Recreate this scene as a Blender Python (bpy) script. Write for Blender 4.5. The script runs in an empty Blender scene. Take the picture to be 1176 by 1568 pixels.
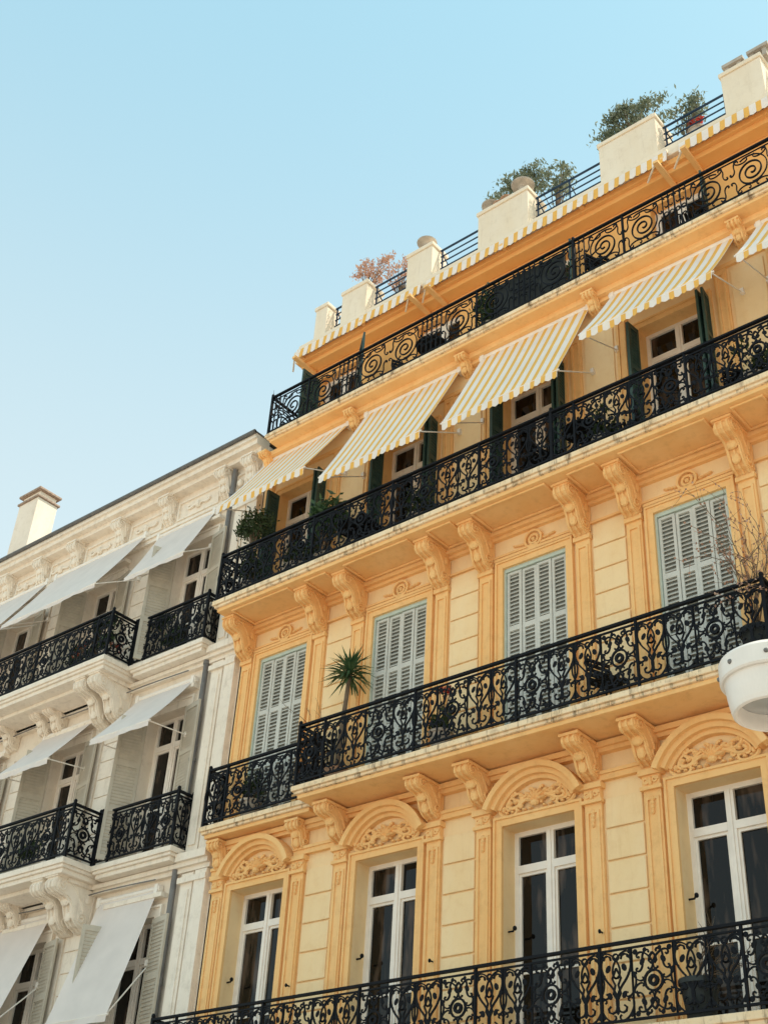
import bpy, math, random
from mathutils import Vector, Matrix
random.seed(7)
scene = bpy.context.scene
COL = scene.collection

# ------------------------------------------------------------------ materials
def new_mat(name):
    m = bpy.data.materials.new(name); m.use_nodes = True
    nt = m.node_tree
    return m, nt, nt.nodes, nt.links, nt.nodes['Principled BSDF']

def plaster(name, c1, c2, rough=0.85, scale=1.3, bump=0.25, stain=None, stain_amt=0.0, streak=True, drip=None, drip_amt=0.0, dlo=0.54, dhi=0.70):
    m, nt, N, L, P = new_mat(name)
    tc = N.new('ShaderNodeTexCoord')
    mp = N.new('ShaderNodeMapping'); mp.inputs['Scale'].default_value = (1, 1, 0.35 if streak else 1)
    L.new(tc.outputs['Object'], mp.inputs['Vector'])
    n1 = N.new('ShaderNodeTexNoise'); n1.inputs['Scale'].default_value = scale; n1.inputs['Detail'].default_value = 8
    n1.inputs['Roughness'].default_value = 0.65
    L.new(mp.outputs[0], n1.inputs['Vector'])
    r = N.new('ShaderNodeValToRGB'); r.color_ramp.elements[0].position = 0.32; r.color_ramp.elements[1].position = 0.68
    r.color_ramp.elements[0].color = (*c2, 1); r.color_ramp.elements[1].color = (*c1, 1)
    L.new(n1.outputs['Fac'], r.inputs['Fac'])
    out = r.outputs['Color']
    def layer(out, col, amt, scale, zs, lo, hi):
        mp2 = N.new('ShaderNodeMapping'); mp2.inputs['Scale'].default_value = (1, 1, zs)
        L.new(tc.outputs['Object'], mp2.inputs['Vector'])
        n2 = N.new('ShaderNodeTexNoise'); n2.inputs['Scale'].default_value = scale; n2.inputs['Detail'].default_value = 9
        n2.inputs['Roughness'].default_value = 0.75
        L.new(mp2.outputs[0], n2.inputs['Vector'])
        r2 = N.new('ShaderNodeValToRGB'); r2.color_ramp.elements[0].position = lo; r2.color_ramp.elements[1].position = hi
        r2.color_ramp.elements[0].color = (0, 0, 0, 1); r2.color_ramp.elements[1].color = (amt,)*3 + (1,)
        L.new(n2.outputs['Fac'], r2.inputs['Fac'])
        mx = N.new('ShaderNodeMixRGB'); mx.inputs['Color2'].default_value = (*col, 1)
        L.new(r2.outputs['Color'], mx.inputs['Fac']); L.new(out, mx.inputs['Color1'])
        return mx.outputs['Color']
    if stain is not None: out = layer(out, stain, stain_amt, 5.5, 1.0, 0.50, 0.72)
    if drip is not None: out = layer(out, drip, drip_amt, 9.0, 0.12, dlo, dhi)
    L.new(out, P.inputs['Base Color'])
    n3 = N.new('ShaderNodeTexNoise'); n3.inputs['Scale'].default_value = 40; n3.inputs['Detail'].default_value = 5
    L.new(tc.outputs['Object'], n3.inputs['Vector'])
    b = N.new('ShaderNodeBump'); b.inputs['Strength'].default_value = bump; b.inputs['Distance'].default_value = 0.01
    L.new(n3.outputs['Fac'], b.inputs['Height']); L.new(b.outputs['Normal'], P.inputs['Normal'])
    P.inputs['Roughness'].default_value = rough
    P.inputs['Specular IOR Level'].default_value = 0.25
    return m

def simple(name, c, rough=0.6, metal=0.0, var=0.2, scale=6, spec=0.5):
    m, nt, N, L, P = new_mat(name)
    tc = N.new('ShaderNodeTexCoord')
    n1 = N.new('ShaderNodeTexNoise'); n1.inputs['Scale'].default_value = scale; n1.inputs['Detail'].default_value = 5
    L.new(tc.outputs['Object'], n1.inputs['Vector'])
    r = N.new('ShaderNodeValToRGB'); r.color_ramp.elements[0].position = 0.3; r.color_ramp.elements[1].position = 0.7
    r.color_ramp.elements[0].color = (*[x*(1-var) for x in c], 1); r.color_ramp.elements[1].color = (*[min(1, x*(1+var)) for x in c], 1)
    L.new(n1.outputs['Fac'], r.inputs['Fac']); L.new(r.outputs['Color'], P.inputs['Base Color'])
    P.inputs['Roughness'].default_value = rough; P.inputs['Metallic'].default_value = metal
    P.inputs['Specular IOR Level'].default_value = spec
    return m

def fabric(name, c, trans=0.15):
    m, nt, N, L, P = new_mat(name)
    tc = N.new('ShaderNodeTexCoord')
    n1 = N.new('ShaderNodeTexNoise'); n1.inputs['Scale'].default_value = 3; n1.inputs['Detail'].default_value = 6
    L.new(tc.outputs['Object'], n1.inputs['Vector'])
    r = N.new('ShaderNodeValToRGB'); r.color_ramp.elements[0].position = 0.3; r.color_ramp.elements[1].position = 0.7
    r.color_ramp.elements[0].color = (*[x*0.92 for x in c], 1); r.color_ramp.elements[1].color = (*c, 1)
    L.new(n1.outputs['Fac'], r.inputs['Fac'])
    L.new(r.outputs['Color'], P.inputs['Base Color']); P.inputs['Roughness'].default_value = 0.9
    t = N.new('ShaderNodeBsdfTranslucent'); L.new(r.outputs['Color'], t.inputs['Color'])
    mx = N.new('ShaderNodeMixShader'); mx.inputs[0].default_value = trans
    L.new(P.outputs[0], mx.inputs[1]); L.new(t.outputs[0], mx.inputs[2])
    L.new(mx.outputs[0], N['Material Output'].inputs['Surface'])
    return m

def leafmat(name, c1, c2):
    m, nt, N, L, P = new_mat(name)
    tc = N.new('ShaderNodeTexCoord')
    n1 = N.new('ShaderNodeTexNoise'); n1.inputs['Scale'].default_value = 9; n1.inputs['Detail'].default_value = 3
    L.new(tc.outputs['Object'], n1.inputs['Vector'])
    r = N.new('ShaderNodeValToRGB'); r.color_ramp.elements[0].position = 0.35; r.color_ramp.elements[1].position = 0.65
    r.color_ramp.elements[0].color = (*c1, 1); r.color_ramp.elements[1].color = (*c2, 1)
    L.new(n1.outputs['Fac'], r.inputs['Fac']); L.new(r.outputs['Color'], P.inputs['Base Color'])
    P.inputs['Roughness'].default_value = 0.55
    t = N.new('ShaderNodeBsdfTranslucent'); L.new(r.outputs['Color'], t.inputs['Color'])
    mx = N.new('ShaderNodeMixShader'); mx.inputs[0].default_value = 0.3
    L.new(P.outputs[0], mx.inputs[1]); L.new(t.outputs[0], mx.inputs[2])
    L.new(mx.outputs[0], N['Material Output'].inputs['Surface'])
    return m

WALL = plaster('cream_yellow_plaster', (0.92, 0.70, 0.42), (0.89, 0.63, 0.335), stain=(0.74, 0.46, 0.21), stain_amt=0.32, drip=(0.72, 0.46, 0.22), drip_amt=0.30)
TRIM = plaster('ochre_trim_plaster', (0.92, 0.59, 0.27), (0.88, 0.51, 0.20), bump=0.15, stain=(0.55, 0.29, 0.11), stain_amt=0.38)
ORNG = plaster('orange_plaster', (0.88, 0.49, 0.18), (0.84, 0.43, 0.14), bump=0.15)
SLAB = plaster('balcony_slab_stone', (0.90, 0.73, 0.51), (0.87, 0.64, 0.39), scale=2.5, streak=False, stain=(0.30, 0.18, 0.10), stain_amt=0.7, drip=(0.15, 0.09, 0.05), drip_amt=0.9, dlo=0.52, dhi=0.66)
CREAM = plaster('cream_render', (0.85, 0.74, 0.60), (0.80, 0.67, 0.51), bump=0.1, stain=(0.6, 0.47, 0.34), stain_amt=0.3, drip=(0.55, 0.43, 0.31), drip_amt=0.4)
WHITE = plaster('white_render', (0.87, 0.77, 0.66), (0.80, 0.69, 0.565), bump=0.2, stain=(0.56, 0.45, 0.35), stain_amt=0.38, drip=(0.5, 0.40, 0.31), drip_amt=0.3)
WHITET = plaster('white_trim', (0.89, 0.80, 0.69), (0.83, 0.725, 0.605), bump=0.1, stain=(0.48, 0.40, 0.32), stain_amt=0.42, drip=(0.45, 0.37, 0.29), drip_amt=0.40)
IRON = simple('wrought_iron_black', (0.007, 0.008, 0.011), 0.65, 0.0, spec=0.15)
BLUEIRON = simple('blue_black_iron', (0.015, 0.035, 0.07), 0.6, 0.0, spec=0.2)
FRAME = simple('white_window_frame', (0.86, 0.79, 0.71), 0.4, var=0.05)
SHUT = simple('grey_green_shutter', (0.58, 0.57, 0.52), 0.6, var=0.07)
SHUTF = simple('pale_green_shutter_frame', (0.50, 0.57, 0.50), 0.6, var=0.08)
GREEN = simple('dark_green_shutter', (0.030, 0.070, 0.060), 0.5, var=0.15)
BEIGE = simple('beige_shutter', (0.52, 0.46, 0.37), 0.55, var=0.08)
FW = fabric('white_awning_fabric', (0.95, 0.87, 0.80))
FY = fabric('yellow_awning_fabric', (0.95, 0.53, 0.12))
FG = fabric('offwhite_awning_fabric', (0.88, 0.80, 0.75), 0.2)
PIPE = simple('grey_pipe', (0.16, 0.15, 0.145), 0.5)
ZINC = simple('zinc_gutter', (0.12, 0.115, 0.11), 0.6, 0.0)
TERRA = simple('terracotta', (0.42, 0.25, 0.16), 0.8)
BRICKC = simple('weathered_chimney_brick', (0.36, 0.26, 0.20), 0.9, var=0.3, scale=14)
POT = simple('pale_clay_pot', (0.42, 0.36, 0.30), 0.8)
BARK = simple('bark', (0.16, 0.11, 0.07), 0.9)
LAMPW = simple('lamp_white_enamel', (0.84, 0.78, 0.72), 0.35, var=0.04)
LAMPG = simple('lamp_diffuser', (0.46, 0.46, 0.45), 0.2, var=0.08)
SCREEN = simple('dark_balcony_screen', (0.025, 0.03, 0.03), 0.9)
LEAF = leafmat('dark_leaf', (0.02, 0.04, 0.012), (0.07, 0.11, 0.04))
OLIVE = leafmat('olive_leaf', (0.10, 0.13, 0.08), (0.28, 0.30, 0.20))
DRY = leafmat('dry_pink_leaf', (0.42, 0.20, 0.13), (0.68, 0.46, 0.34))
YUC = leafmat('yucca_leaf', (0.03, 0.08, 0.03), (0.10, 0.17, 0.07))
RED = leafmat('red_flower', (0.5, 0.03, 0.02), (0.6, 0.08, 0.05))

def glassmat():
    m, nt, N, L, P = new_mat('window_glass')
    tc = N.new('ShaderNodeTexCoord')
    mp = N.new('ShaderNodeMapping'); mp.inputs['Scale'].default_value = (5.0, 1, 1.0); L.new(tc.outputs['Object'], mp.inputs['Vector'])
    n1 = N.new('ShaderNodeTexNoise'); n1.inputs['Scale'].default_value = 1.4; n1.inputs['Detail'].default_value = 2
    L.new(mp.outputs[0], n1.inputs['Vector'])
    r = N.new('ShaderNodeValToRGB'); r.color_ramp.elements[0].position = 0.50; r.color_ramp.elements[1].position = 0.68
    r.color_ramp.elements[0].color = (0.006, 0.005, 0.004, 1); r.color_ramp.elements[1].color = (0.075, 0.052, 0.038, 1)  # brown tone painted into the base colour for reflections and curtains
    L.new(n1.outputs['Fac'], r.inputs['Fac']); L.new(r.outputs['Color'], P.inputs['Base Color'])
    n2 = N.new('ShaderNodeTexNoise'); n2.inputs['Scale'].default_value = 1.2; L.new(tc.outputs['Object'], n2.inputs['Vector'])
    b = N.new('ShaderNodeBump'); b.inputs['Strength'].default_value = 0.3; b.inputs['Distance'].default_value = 0.02
    L.new(n2.outputs['Fac'], b.inputs['Height']); L.new(b.outputs['Normal'], P.inputs['Normal'])
    P.inputs['Roughness'].default_value = 0.03
    P.inputs['Specular IOR Level'].default_value = 0.30
    return m
GLASS = glassmat()

# ------------------------------------------------------------------ mesh builder
class MB:
    def __init__(s): s.v = []; s.f = []; s.m = []
    def face(s, pts, m=0):
        b = len(s.v); s.v += [tuple(p) for p in pts]; s.f.append(tuple(range(b, b+len(pts)))); s.m.append(m)
    def box(s, x0, x1, y0, y1, z0, z1, m=0):
        if x0 > x1: x0, x1 = x1, x0
        if y0 > y1: y0, y1 = y1, y0
        if z0 > z1: z0, z1 = z1, z0
        b = len(s.v)
        s.v += [(x0,y0,z0),(x1,y0,z0),(x1,y1,z0),(x0,y1,z0),(x0,y0,z1),(x1,y0,z1),(x1,y1,z1),(x0,y1,z1)]
        for q in ((0,3,2,1),(4,5,6,7),(0,1,5,4),(1,2,6,5),(2,3,7,6),(3,0,4,7)):
            s.f.append(tuple(b+i for i in q)); s.m.append(m)
    def obox(s, c, ux, uy, uz, m=0):
        c, ux, uy, uz = Vector(c), Vector(ux), Vector(uy), Vector(uz)
        b = len(s.v)
        for (i, j, k) in ((-1,-1,-1),(1,-1,-1),(1,1,-1),(-1,1,-1),(-1,-1,1),(1,-1,1),(1,1,1),(-1,1,1)):
            s.v.append(tuple(c + ux*i + uy*j + uz*k))
        for q in ((0,3,2,1),(4,5,6,7),(0,1,5,4),(1,2,6,5),(2,3,7,6),(3,0,4,7)):
            s.f.append(tuple(b+i for i in q)); s.m.append(m)
    def extr(s, prof, x0, x1, m=0):
        n = len(prof); b = len(s.v)
        s.v += [(x0, y, z) for y, z in prof] + [(x1, y, z) for y, z in prof]
        for i in range(n):
            j = (i+1) % n; s.f.append((b+i, b+j, b+n+j, b+n+i)); s.m.append(m)
        s.f.append(tuple(b+i for i in range(n-1, -1, -1))); s.m.append(m)
        s.f.append(tuple(b+n+i for i in range(n))); s.m.append(m)
    def tube(s, pts, r, m=0, n=4, ref=None, closed=False, r1=None):
        pts = [Vector(p) for p in pts]; K = len(pts)
        if ref is None:
            d = pts[-1] - pts[0]
            ref = Vector((0, 1, 0)) if abs(d.y) <= min(abs(d.x), abs(d.z)) + 1e-6 else (Vector((1, 0, 0)) if abs(d.x) < abs(d.z) else Vector((0, 0, 1)))
        ref = Vector(ref); b = len(s.v)
        for i, p in enumerate(pts):
            if closed: t = pts[(i+1) % K] - pts[i-1]
            else: t = pts[min(i+1, K-1)] - pts[max(i-1, 0)]
            if t.length < 1e-9: t = Vector((0, 0, 1))
            t.normalize(); a = t.cross(ref)
            if a.length < 1e-4: a = t.orthogonal()
            a.normalize(); c = t.cross(a)
            rr = r if r1 is None else r + (r1-r)*i/max(1, K-1)
            for k in range(n):
                th = 2*math.pi*(k+0.5)/n
                s.v.append(tuple(p + a*(rr*math.cos(th)) + c*(rr*math.sin(th))))
        for i in range(K if closed else K-1):
            j = (i+1) % K
            for k in range(n):
                l = (k+1) % n
                s.f.append((b+i*n+k, b+i*n+l, b+j*n+l, b+j*n+k)); s.m.append(m)
        if not closed:
            s.f.append(tuple(b+k for k in range(n-1, -1, -1))); s.m.append(m)
            s.f.append(tuple(b+(K-1)*n+k for k in range(n))); s.m.append(m)
    def lathe(s, c, prof, n=20, m=0):
        b = len(s.v); K = len(prof)
        for r, z in prof:
            for k in range(n):
                th = 2*math.pi*k/n
                s.v.append((c[0]+r*math.cos(th), c[1]+r*math.sin(th), c[2]+z))
        for i in range(K-1):
            for k in range(n):
                l = (k+1) % n
                s.f.append((b+i*n+k, b+i*n+l, b+(i+1)*n+l, b+(i+1)*n+k)); s.m.append(m)
    def ell(s, c, r, m=0, nu=8, nv=5, rotz=0.0):
        b = len(s.v)
        for i in range(nv+1):
            ph = math.pi*i/nv
            for k in range(nu):
                th = 2*math.pi*k/nu
                x = r[0]*math.sin(ph)*math.cos(th); z = r[2]*math.cos(ph); y = r[1]*math.sin(ph)*math.sin(th)
                x, z = x*math.cos(rotz)-z*math.sin(rotz), x*math.sin(rotz)+z*math.cos(rotz)
                s.v.append((c[0]+x, c[1]+y, c[2]+z))
        for i in range(nv):
            for k in range(nu):
                l = (k+1) % nu
                s.f.append((b+i*nu+k, b+i*nu+l, b+(i+1)*nu+l, b+(i+1)*nu+k)); s.m.append(m)
    def arc(s, cx, cz, r0, r1, a0, a1, y0, y1, m=0, n=18):
        b = len(s.v)
        for i in range(n+1):
            a = math.radians(a0 + (a1-a0)*i/n); ca, sa = math.cos(a), math.sin(a)
            s.v += [(cx+r0*ca, y0, cz+r0*sa), (cx+r1*ca, y0, cz+r1*sa), (cx+r1*ca, y1, cz+r1*sa), (cx+r0*ca, y1, cz+r0*sa)]
        for i in range(n):
            p, q = b+4*i, b+4*i+4
            for k in range(4):
                l = (k+1) % 4
                s.f.append((p+k, p+l, q+l, q+k)); s.m.append(m)
        s.f.append((b, b+1, b+2, b+3)); s.m.append(m)
        e = b+4*n; s.f.append((e+3, e+2, e+1, e)); s.m.append(m)
    def mesh(s, name, mats, smooth=False):
        me = bpy.data.meshes.new(name); me.from_pydata(s.v, [], s.f)
        for mt in mats: me.materials.append(mt)
        me.polygons.foreach_set('material_index', s.m)
        if smooth: me.polygons.foreach_set('use_smooth', [True]*len(s.f))
        me.update(); return me
    def obj(s, name, mats, parent=None, smooth=False, bevel=0):
        me = s.mesh(name, mats, smooth)
        o = bpy.data.objects.new(name, me); COL.objects.link(o)
        if parent: o.parent = parent
        if bevel:
            bm = o.modifiers.new('bevel', 'BEVEL'); bm.width = bevel; bm.segments = 2; bm.limit_method = 'ANGLE'
        return o

def empty(name):
    e = bpy.data.objects.new(name, None); COL.objects.link(e); return e

def wall(mb, x0, x1, z0, z1, y, ops, depth, m=0, mr=0):
    xs = sorted({x0, x1} | {o[0] for o in ops} | {o[1] for o in ops}); xs = [x for x in xs if x0 <= x <= x1]
    zs = sorted({z0, z1} | {o[2] for o in ops} | {o[3] for o in ops}); zs = [z for z in zs if z0 <= z <= z1]
    for i in range(len(xs)-1):
        for j in range(len(zs)-1):
            cx, cz = (xs[i]+xs[i+1])/2, (zs[j]+zs[j+1])/2
            if any(o[0] < cx < o[1] and o[2] < cz < o[3] for o in ops): continue
            mb.face([(xs[i], y, zs[j]), (xs[i+1], y, zs[j]), (xs[i+1], y, zs[j+1]), (xs[i], y, zs[j+1])], m)
    for a, b, c, d in ops:
        mb.face([(a, y, c), (a, y, d), (a, y+depth, d), (a, y+depth, c)], mr)
        mb.face([(b, y, c), (b, y+depth, c), (b, y+depth, d), (b, y, d)], mr)
        mb.face([(a, y, d), (b, y, d), (b, y+depth, d), (a, y+depth, d)], mr)
        mb.face([(a, y, c), (a, y+depth, c), (b, y+depth, c), (b, y, c)], mr)

# ------------------------------------------------------------------ scroll ironwork
def template(kind, a=1.1, b=15.0, p=3, N=24):
    pts = [(0.0, 0.0)]; h = 0.0; x = z = 0.0; ds = 2.0/N
    for i in range(N):
        s = -1 + (i+0.5)*ds
        k = a + b*abs(s)**p
        if kind == 'S' and s < 0: k = -k
        h += k*ds; x += math.cos(h)*ds; z += math.sin(h)*ds
        pts.append((x, z))
    ex, ez = pts[-1]; L2 = ex*ex+ez*ez
    return [((px*ex+pz*ez)/L2, (-px*ez+pz*ex)/L2) for px, pz in pts]
TC, TS = template('C'), template('S')
TC2 = template('C', 0.6, 26, 4, 34)
def scroll(P, Q, kind='C', flip=1):
    T = {'C': TC, 'S': TS, 'D': TC2}[kind]
    dx, dz = Q[0]-P[0], Q[1]-P[1]
    return [(P[0]+u*dx-flip*v*dz, P[1]+u*dz+flip*v*dx) for u, v in T]
def circle(cx, cz, r, n=14):
    return [(cx+r*math.cos(2*math.pi*i/n), cz+r*math.sin(2*math.pi*i/n)) for i in range(n)]
def spiral(cx, cz, r0, r1, a0, turns, n=40):
    return [(cx+(r0+(r1-r0)*i/n)*math.cos(a0+2*math.pi*turns*i/n), cz+(r0+(r1-r0)*i/n)*math.sin(a0+2*math.pi*turns*i/n)) for i in range(n+1)]

RY = Vector((0, 1, 0))
def lift(pl, cx=0, cz=0): return [(cx+p[0], 0, cz+p[1]) for p in pl]

def base_bars(mb, w, H=1.0):
    mb.box(0, w, -0.030, 0.030, H-0.035, H, 0)
    mb.box(0, w, -0.012, 0.012, H-0.105, H-0.08, 0)
    mb.box(0, w, -0.016, 0.016, 0.055, 0.085, 0)
def modA():
    mb = MB(); w = 0.56; base_bars(mb, w); c = w/2; z = 0.49
    mb.tube(lift(circle(c, z, 0.12)), 0.019, ref=RY, closed=True)
    mb.tube(lift(circle(c, z, 0.05, 10)), 0.028, ref=RY, closed=True)
    for sx in (-1, 1):
        mb.tube(lift([(c+sx*(w/2-0.004), 0.07), (c+sx*(w/2-0.004), 0.91)]), 0.011, ref=RY)
        for sz in (-1, 1):
            mp = lambda pl: [(c+sx*x, 0, z+sz*y) for x, y in pl]
            mb.tube(mp(scroll((0.065, 0.16), (0.175, 0.30), 'C', -1)), 0.0145, ref=RY)
            mb.tube(mp(scroll((0.055, 0.33), (0.20, 0.16), 'S', 1)), 0.0145, ref=RY)
            mb.tube(mp(scroll((0.15, 0.05), (0.235, 0.10), 'C', 1)), 0.013, ref=RY)
            mb.tube(mp([(0.02, 0.20), (0.05, 0.23), (0.035, 0.29), (0.0, 0.33)]), 0.017, ref=RY)
            mb.ell((c+sx*0.14, 0, z+sz*0.235), (0.034, 0.014, 0.05), nu=6, nv=4, rotz=sx*sz*0.6)
            mb.ell((c+sx*0.23, 0, z+sz*0.36), (0.036, 0.014, 0.036), nu=6, nv=4)
            mb.ell((c+sx*0.10, 0, z+sz*0.37), (0.03, 0.014, 0.03), nu=6, nv=4)
    return mb.mesh('rail_panel_medallion', [IRON])
def modB():
    mb = MB(); w = 0.44; base_bars(mb, w); c = w/2; z = 0.49
    for sx in (-1, 1):
        mb.tube(lift([(c+sx*(w/2-0.004), 0.07), (c+sx*(w/2-0.004), 0.91)]), 0.011, ref=RY)
        mp = lambda pl: [(c+sx*x, 0, z+y) for x, y in pl]
        mb.tube(mp(scroll((0.07, 0.30), (0.09, -0.24), 'S', 1)), 0.0155, ref=RY)
        mb.tube(mp(scroll((0.04, 0.12), (0.15, 0.33), 'C', -1)), 0.0135, ref=RY)
        mb.tube(mp(scroll((0.05, -0.35), (0.17, -0.20), 'C', 1)), 0.0135, ref=RY)
        mb.tube(mp(scroll((0.17, 0.10), (0.15, -0.10), 'C', -1)), 0.0135, ref=RY)
        mb.tube(mp([(0.0, -0.18), (0.05, -0.10), (0.02, 0.0), (0.06, 0.08), (0.0, 0.2)]), 0.015, ref=RY)
        mb.ell((c+sx*0.11, 0, z+0.2), (0.036, 0.014, 0.052), nu=6, nv=4, rotz=sx*0.5)
        mb.ell((c+sx*0.10, 0, z-0.12), (0.036, 0.014, 0.048), nu=6, nv=4, rotz=-sx*0.5)
        mb.ell((c+sx*0.19, 0, z+0.38), (0.03, 0.014, 0.03), nu=6, nv=4)
        mb.ell((c+sx*0.19, 0, z-0.36), (0.03, 0.014, 0.03), nu=6, nv=4)
    mb.tube(lift(circle(c, z+0.33, 0.04, 10)), 0.014, ref=RY, closed=True)
    mb.ell((c, 0, z-0.28), (0.03, 0.014, 0.07), nu=6, nv=4)
    return mb.mesh('rail_panel_lyre', [IRON])
def modC():
    mb = MB(); w = 1.15; mb.box(0, w, -0.028, 0.028, 0.965, 1.0); mb.box(0, w, -0.014, 0.014, 0.055, 0.085); mb.box(0, w, -0.010, 0.010, 0.88, 0.897)
    for x in (0.006, 0.13, 0.25):
        mb.tube(lift([(x, 0.07), (x, 0.97)]), 0.014, ref=RY)
    for zc in (0.2, 0.76):
        mb.tube(lift(scroll((0.05, zc-0.08), (0.05, zc+0.09), 'C', 1)), 0.012, ref=RY)
        mb.tube(lift(scroll((0.20, zc-0.08), (0.20, zc+0.09), 'C', -1)), 0.012, ref=RY)
    mb.tube(lift(circle(0.065, 0.48, 0.045, 10)), 0.012, ref=RY, closed=True)
    mb.tube(lift(circle(0.19, 0.48, 0.045, 10)), 0.012, ref=RY, closed=True)
    mb.tube(lift(spiral(0.70, 0.48, 0.29, 0.03, -2.2, 2.2, 56)), 0.018, ref=RY)
    mb.tube(lift(spiral(0.70, 0.48, 0.38, 0.25, 1.0, 0.6, 20)), 0.014, ref=RY)
    for sx in (-1, 1):
        for sz in (-1, 1):
            mb.tube([(0.70+sx*x, 0, 0.48+sz*y) for x, y in scroll((0.25, 0.33), (0.40, 0.12), 'S', 1)], 0.014, ref=RY)
            mb.tube([(0.70+sx*x, 0, 0.48+sz*y) for x, y in scroll((0.10, 0.35), (0.28, 0.36), 'C', 1)], 0.013, ref=RY)
    return mb.mesh('rail_panel_spiral', [IRON])
MA, MBm, MC = modA(), modB(), modC()
WID = {'A': (MA, 0.56), 'B': (MBm, 0.44), 'C': (MC, 1.15)}

def railing(name, pts, z, pattern, parent, H=1.0):
    e = empty(name); e.parent = parent
    pm = MB()
    for (xa, ya), (xb, yb) in zip(pts[:-1], pts[1:]):
        L = math.hypot(xb-xa, yb-ya); ang = math.atan2(yb-ya, xb-xa)
        seq = []; tot = 0; i = 0
        while tot < L - 0.2:
            k = pattern[i % len(pattern)]; seq.append(k); tot += WID[k][1]; i += 1
        sc = L/tot; s = 0
        for n, k in enumerate(seq):
            me, w = WID[k]
            o = bpy.data.objects.new('rail_panel', me); COL.objects.link(o); o.parent = e
            mir = (n % 2 == 1)
            loc = Matrix.Translation((xa+math.cos(ang)*s, ya+math.sin(ang)*s, z)) @ Matrix.Rotation(ang, 4, 'Z')
            if mir and k == 'C':
                loc = loc @ Matrix.Translation((w*sc, 0, 0)) @ Matrix.Diagonal((-sc, 1, H, 1))
            else:
                loc = loc @ Matrix.Diagonal((sc, 1, H, 1))
            o.matrix_local = loc
            s += w*sc
            if n % 4 == 0:
                px, py = xa+math.cos(ang)*s, ya+math.sin(ang)*s
                pm.box(px-0.016, px+0.016, py-0.020, py+0.020, z, z+H-0.038)
    for (x, y) in pts:
        pm.box(x-0.024, x+0.024, y-0.024, y+0.024, z, z+H+0.015)
        pm.ell((x, y, z+H+0.04), (0.035, 0.035, 0.04), nu=8, nv=5)
    pm.obj('rail_posts', [IRON], e)
    return e

# ------------------------------------------------------------------ architectural parts
def bracket(mb, x, ztop, proj, h, w=0.24, m=0, y0=0.0, fancy=True):
    p = [(0.0, 0), (-1.0, 0), (-1.0, -0.10), (-1.04, -0.17), (-1.02, -0.27), (-0.93, -0.34), (-0.80, -0.36), (-0.68, -0.38), (-0.58, -0.45),
         (-0.52, -0.55), (-0.48, -0.68), (-0.42, -0.80), (-0.32, -0.90), (-0.22, -0.93), (-0.16, -0.97), (-0.10, -1.0), (0.0, -1.0)]
    prof = [(y0+a*proj, ztop+b*h) for a, b in p]
    mb.extr(prof, x-w/2, x+w/2, m)
    mb.box(x-w/2-0.03, x+w/2+0.03, y0-proj-0.03, y0, ztop-0.045, ztop-0.003, m)
    if fancy:
        for sx in (-1, 1):
            xe = x+sx*(w/2+0.010)
            sp = spiral(y0-0.84*proj, ztop-0.20*h, 0.15*h, 0.02*h, 1.2, 1.6, 22)
            mb.tube([(xe, a, b) for a, b in sp], 0.018, m, ref=(1, 0, 0))
            sp = spiral(y0-0.27*proj, ztop-0.76*h, 0.14*h, 0.02*h, -1.0, 1.6, 20)
            mb.tube([(xe, a, b) for a, b in sp], 0.017, m, ref=(1, 0, 0))
            mb.tube([(xe, a, b) for a, b in [(y0-0.72*proj, ztop-0.08*h), (y0-0.5*proj, ztop-0.2*h), (y0-0.35*proj, ztop-0.4*h), (y0-0.25*proj, ztop-0.62*h)]], 0.018, m, ref=(1, 0, 0))
            mb.tube([(xe, a, b) for a, b in [(y0-0.05*proj, ztop-0.12*h), (y0-0.06*proj, ztop-0.9*h)]], 0.014, m, ref=(1, 0, 0))
            mb.ell((xe, y0-0.2*proj, ztop-0.32*h), (0.02, 0.10*proj, 0.12*h), m, 6, 4)
        for k in (-0.36, 0, 0.36):
            pts = [(x+k*w, y0+a*proj-0.008, ztop+b*h-0.006) for a, b in p[2:15]]
            mb.tube(pts, 0.022, m, n=5, ref=(1, 0, 0))
        mb.ell((x, y0-0.60*proj, ztop-0.46*h), (w*0.40, 0.06, 0.09), m, 8, 5)
        mb.ell((x, y0-0.46*proj, ztop-0.74*h), (w*0.30, 0.055, 0.10), m, 8, 5)

def slab(mb, x0, x1, proj, ztop, th=0.22, m=0, mu=1, y0=0.0):
    mb.box(x0, x1, y0-proj, y0, ztop-th*0.42, ztop, m)
    mb.box(x0+0.035, x1-0.035, y0-proj+0.035, y0, ztop-th*0.66, ztop-th*0.42, m)
    mb.box(x0+0.08, x1-0.08, y0-proj+0.08, y0, ztop-th, ztop-th*0.66, mu)

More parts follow.
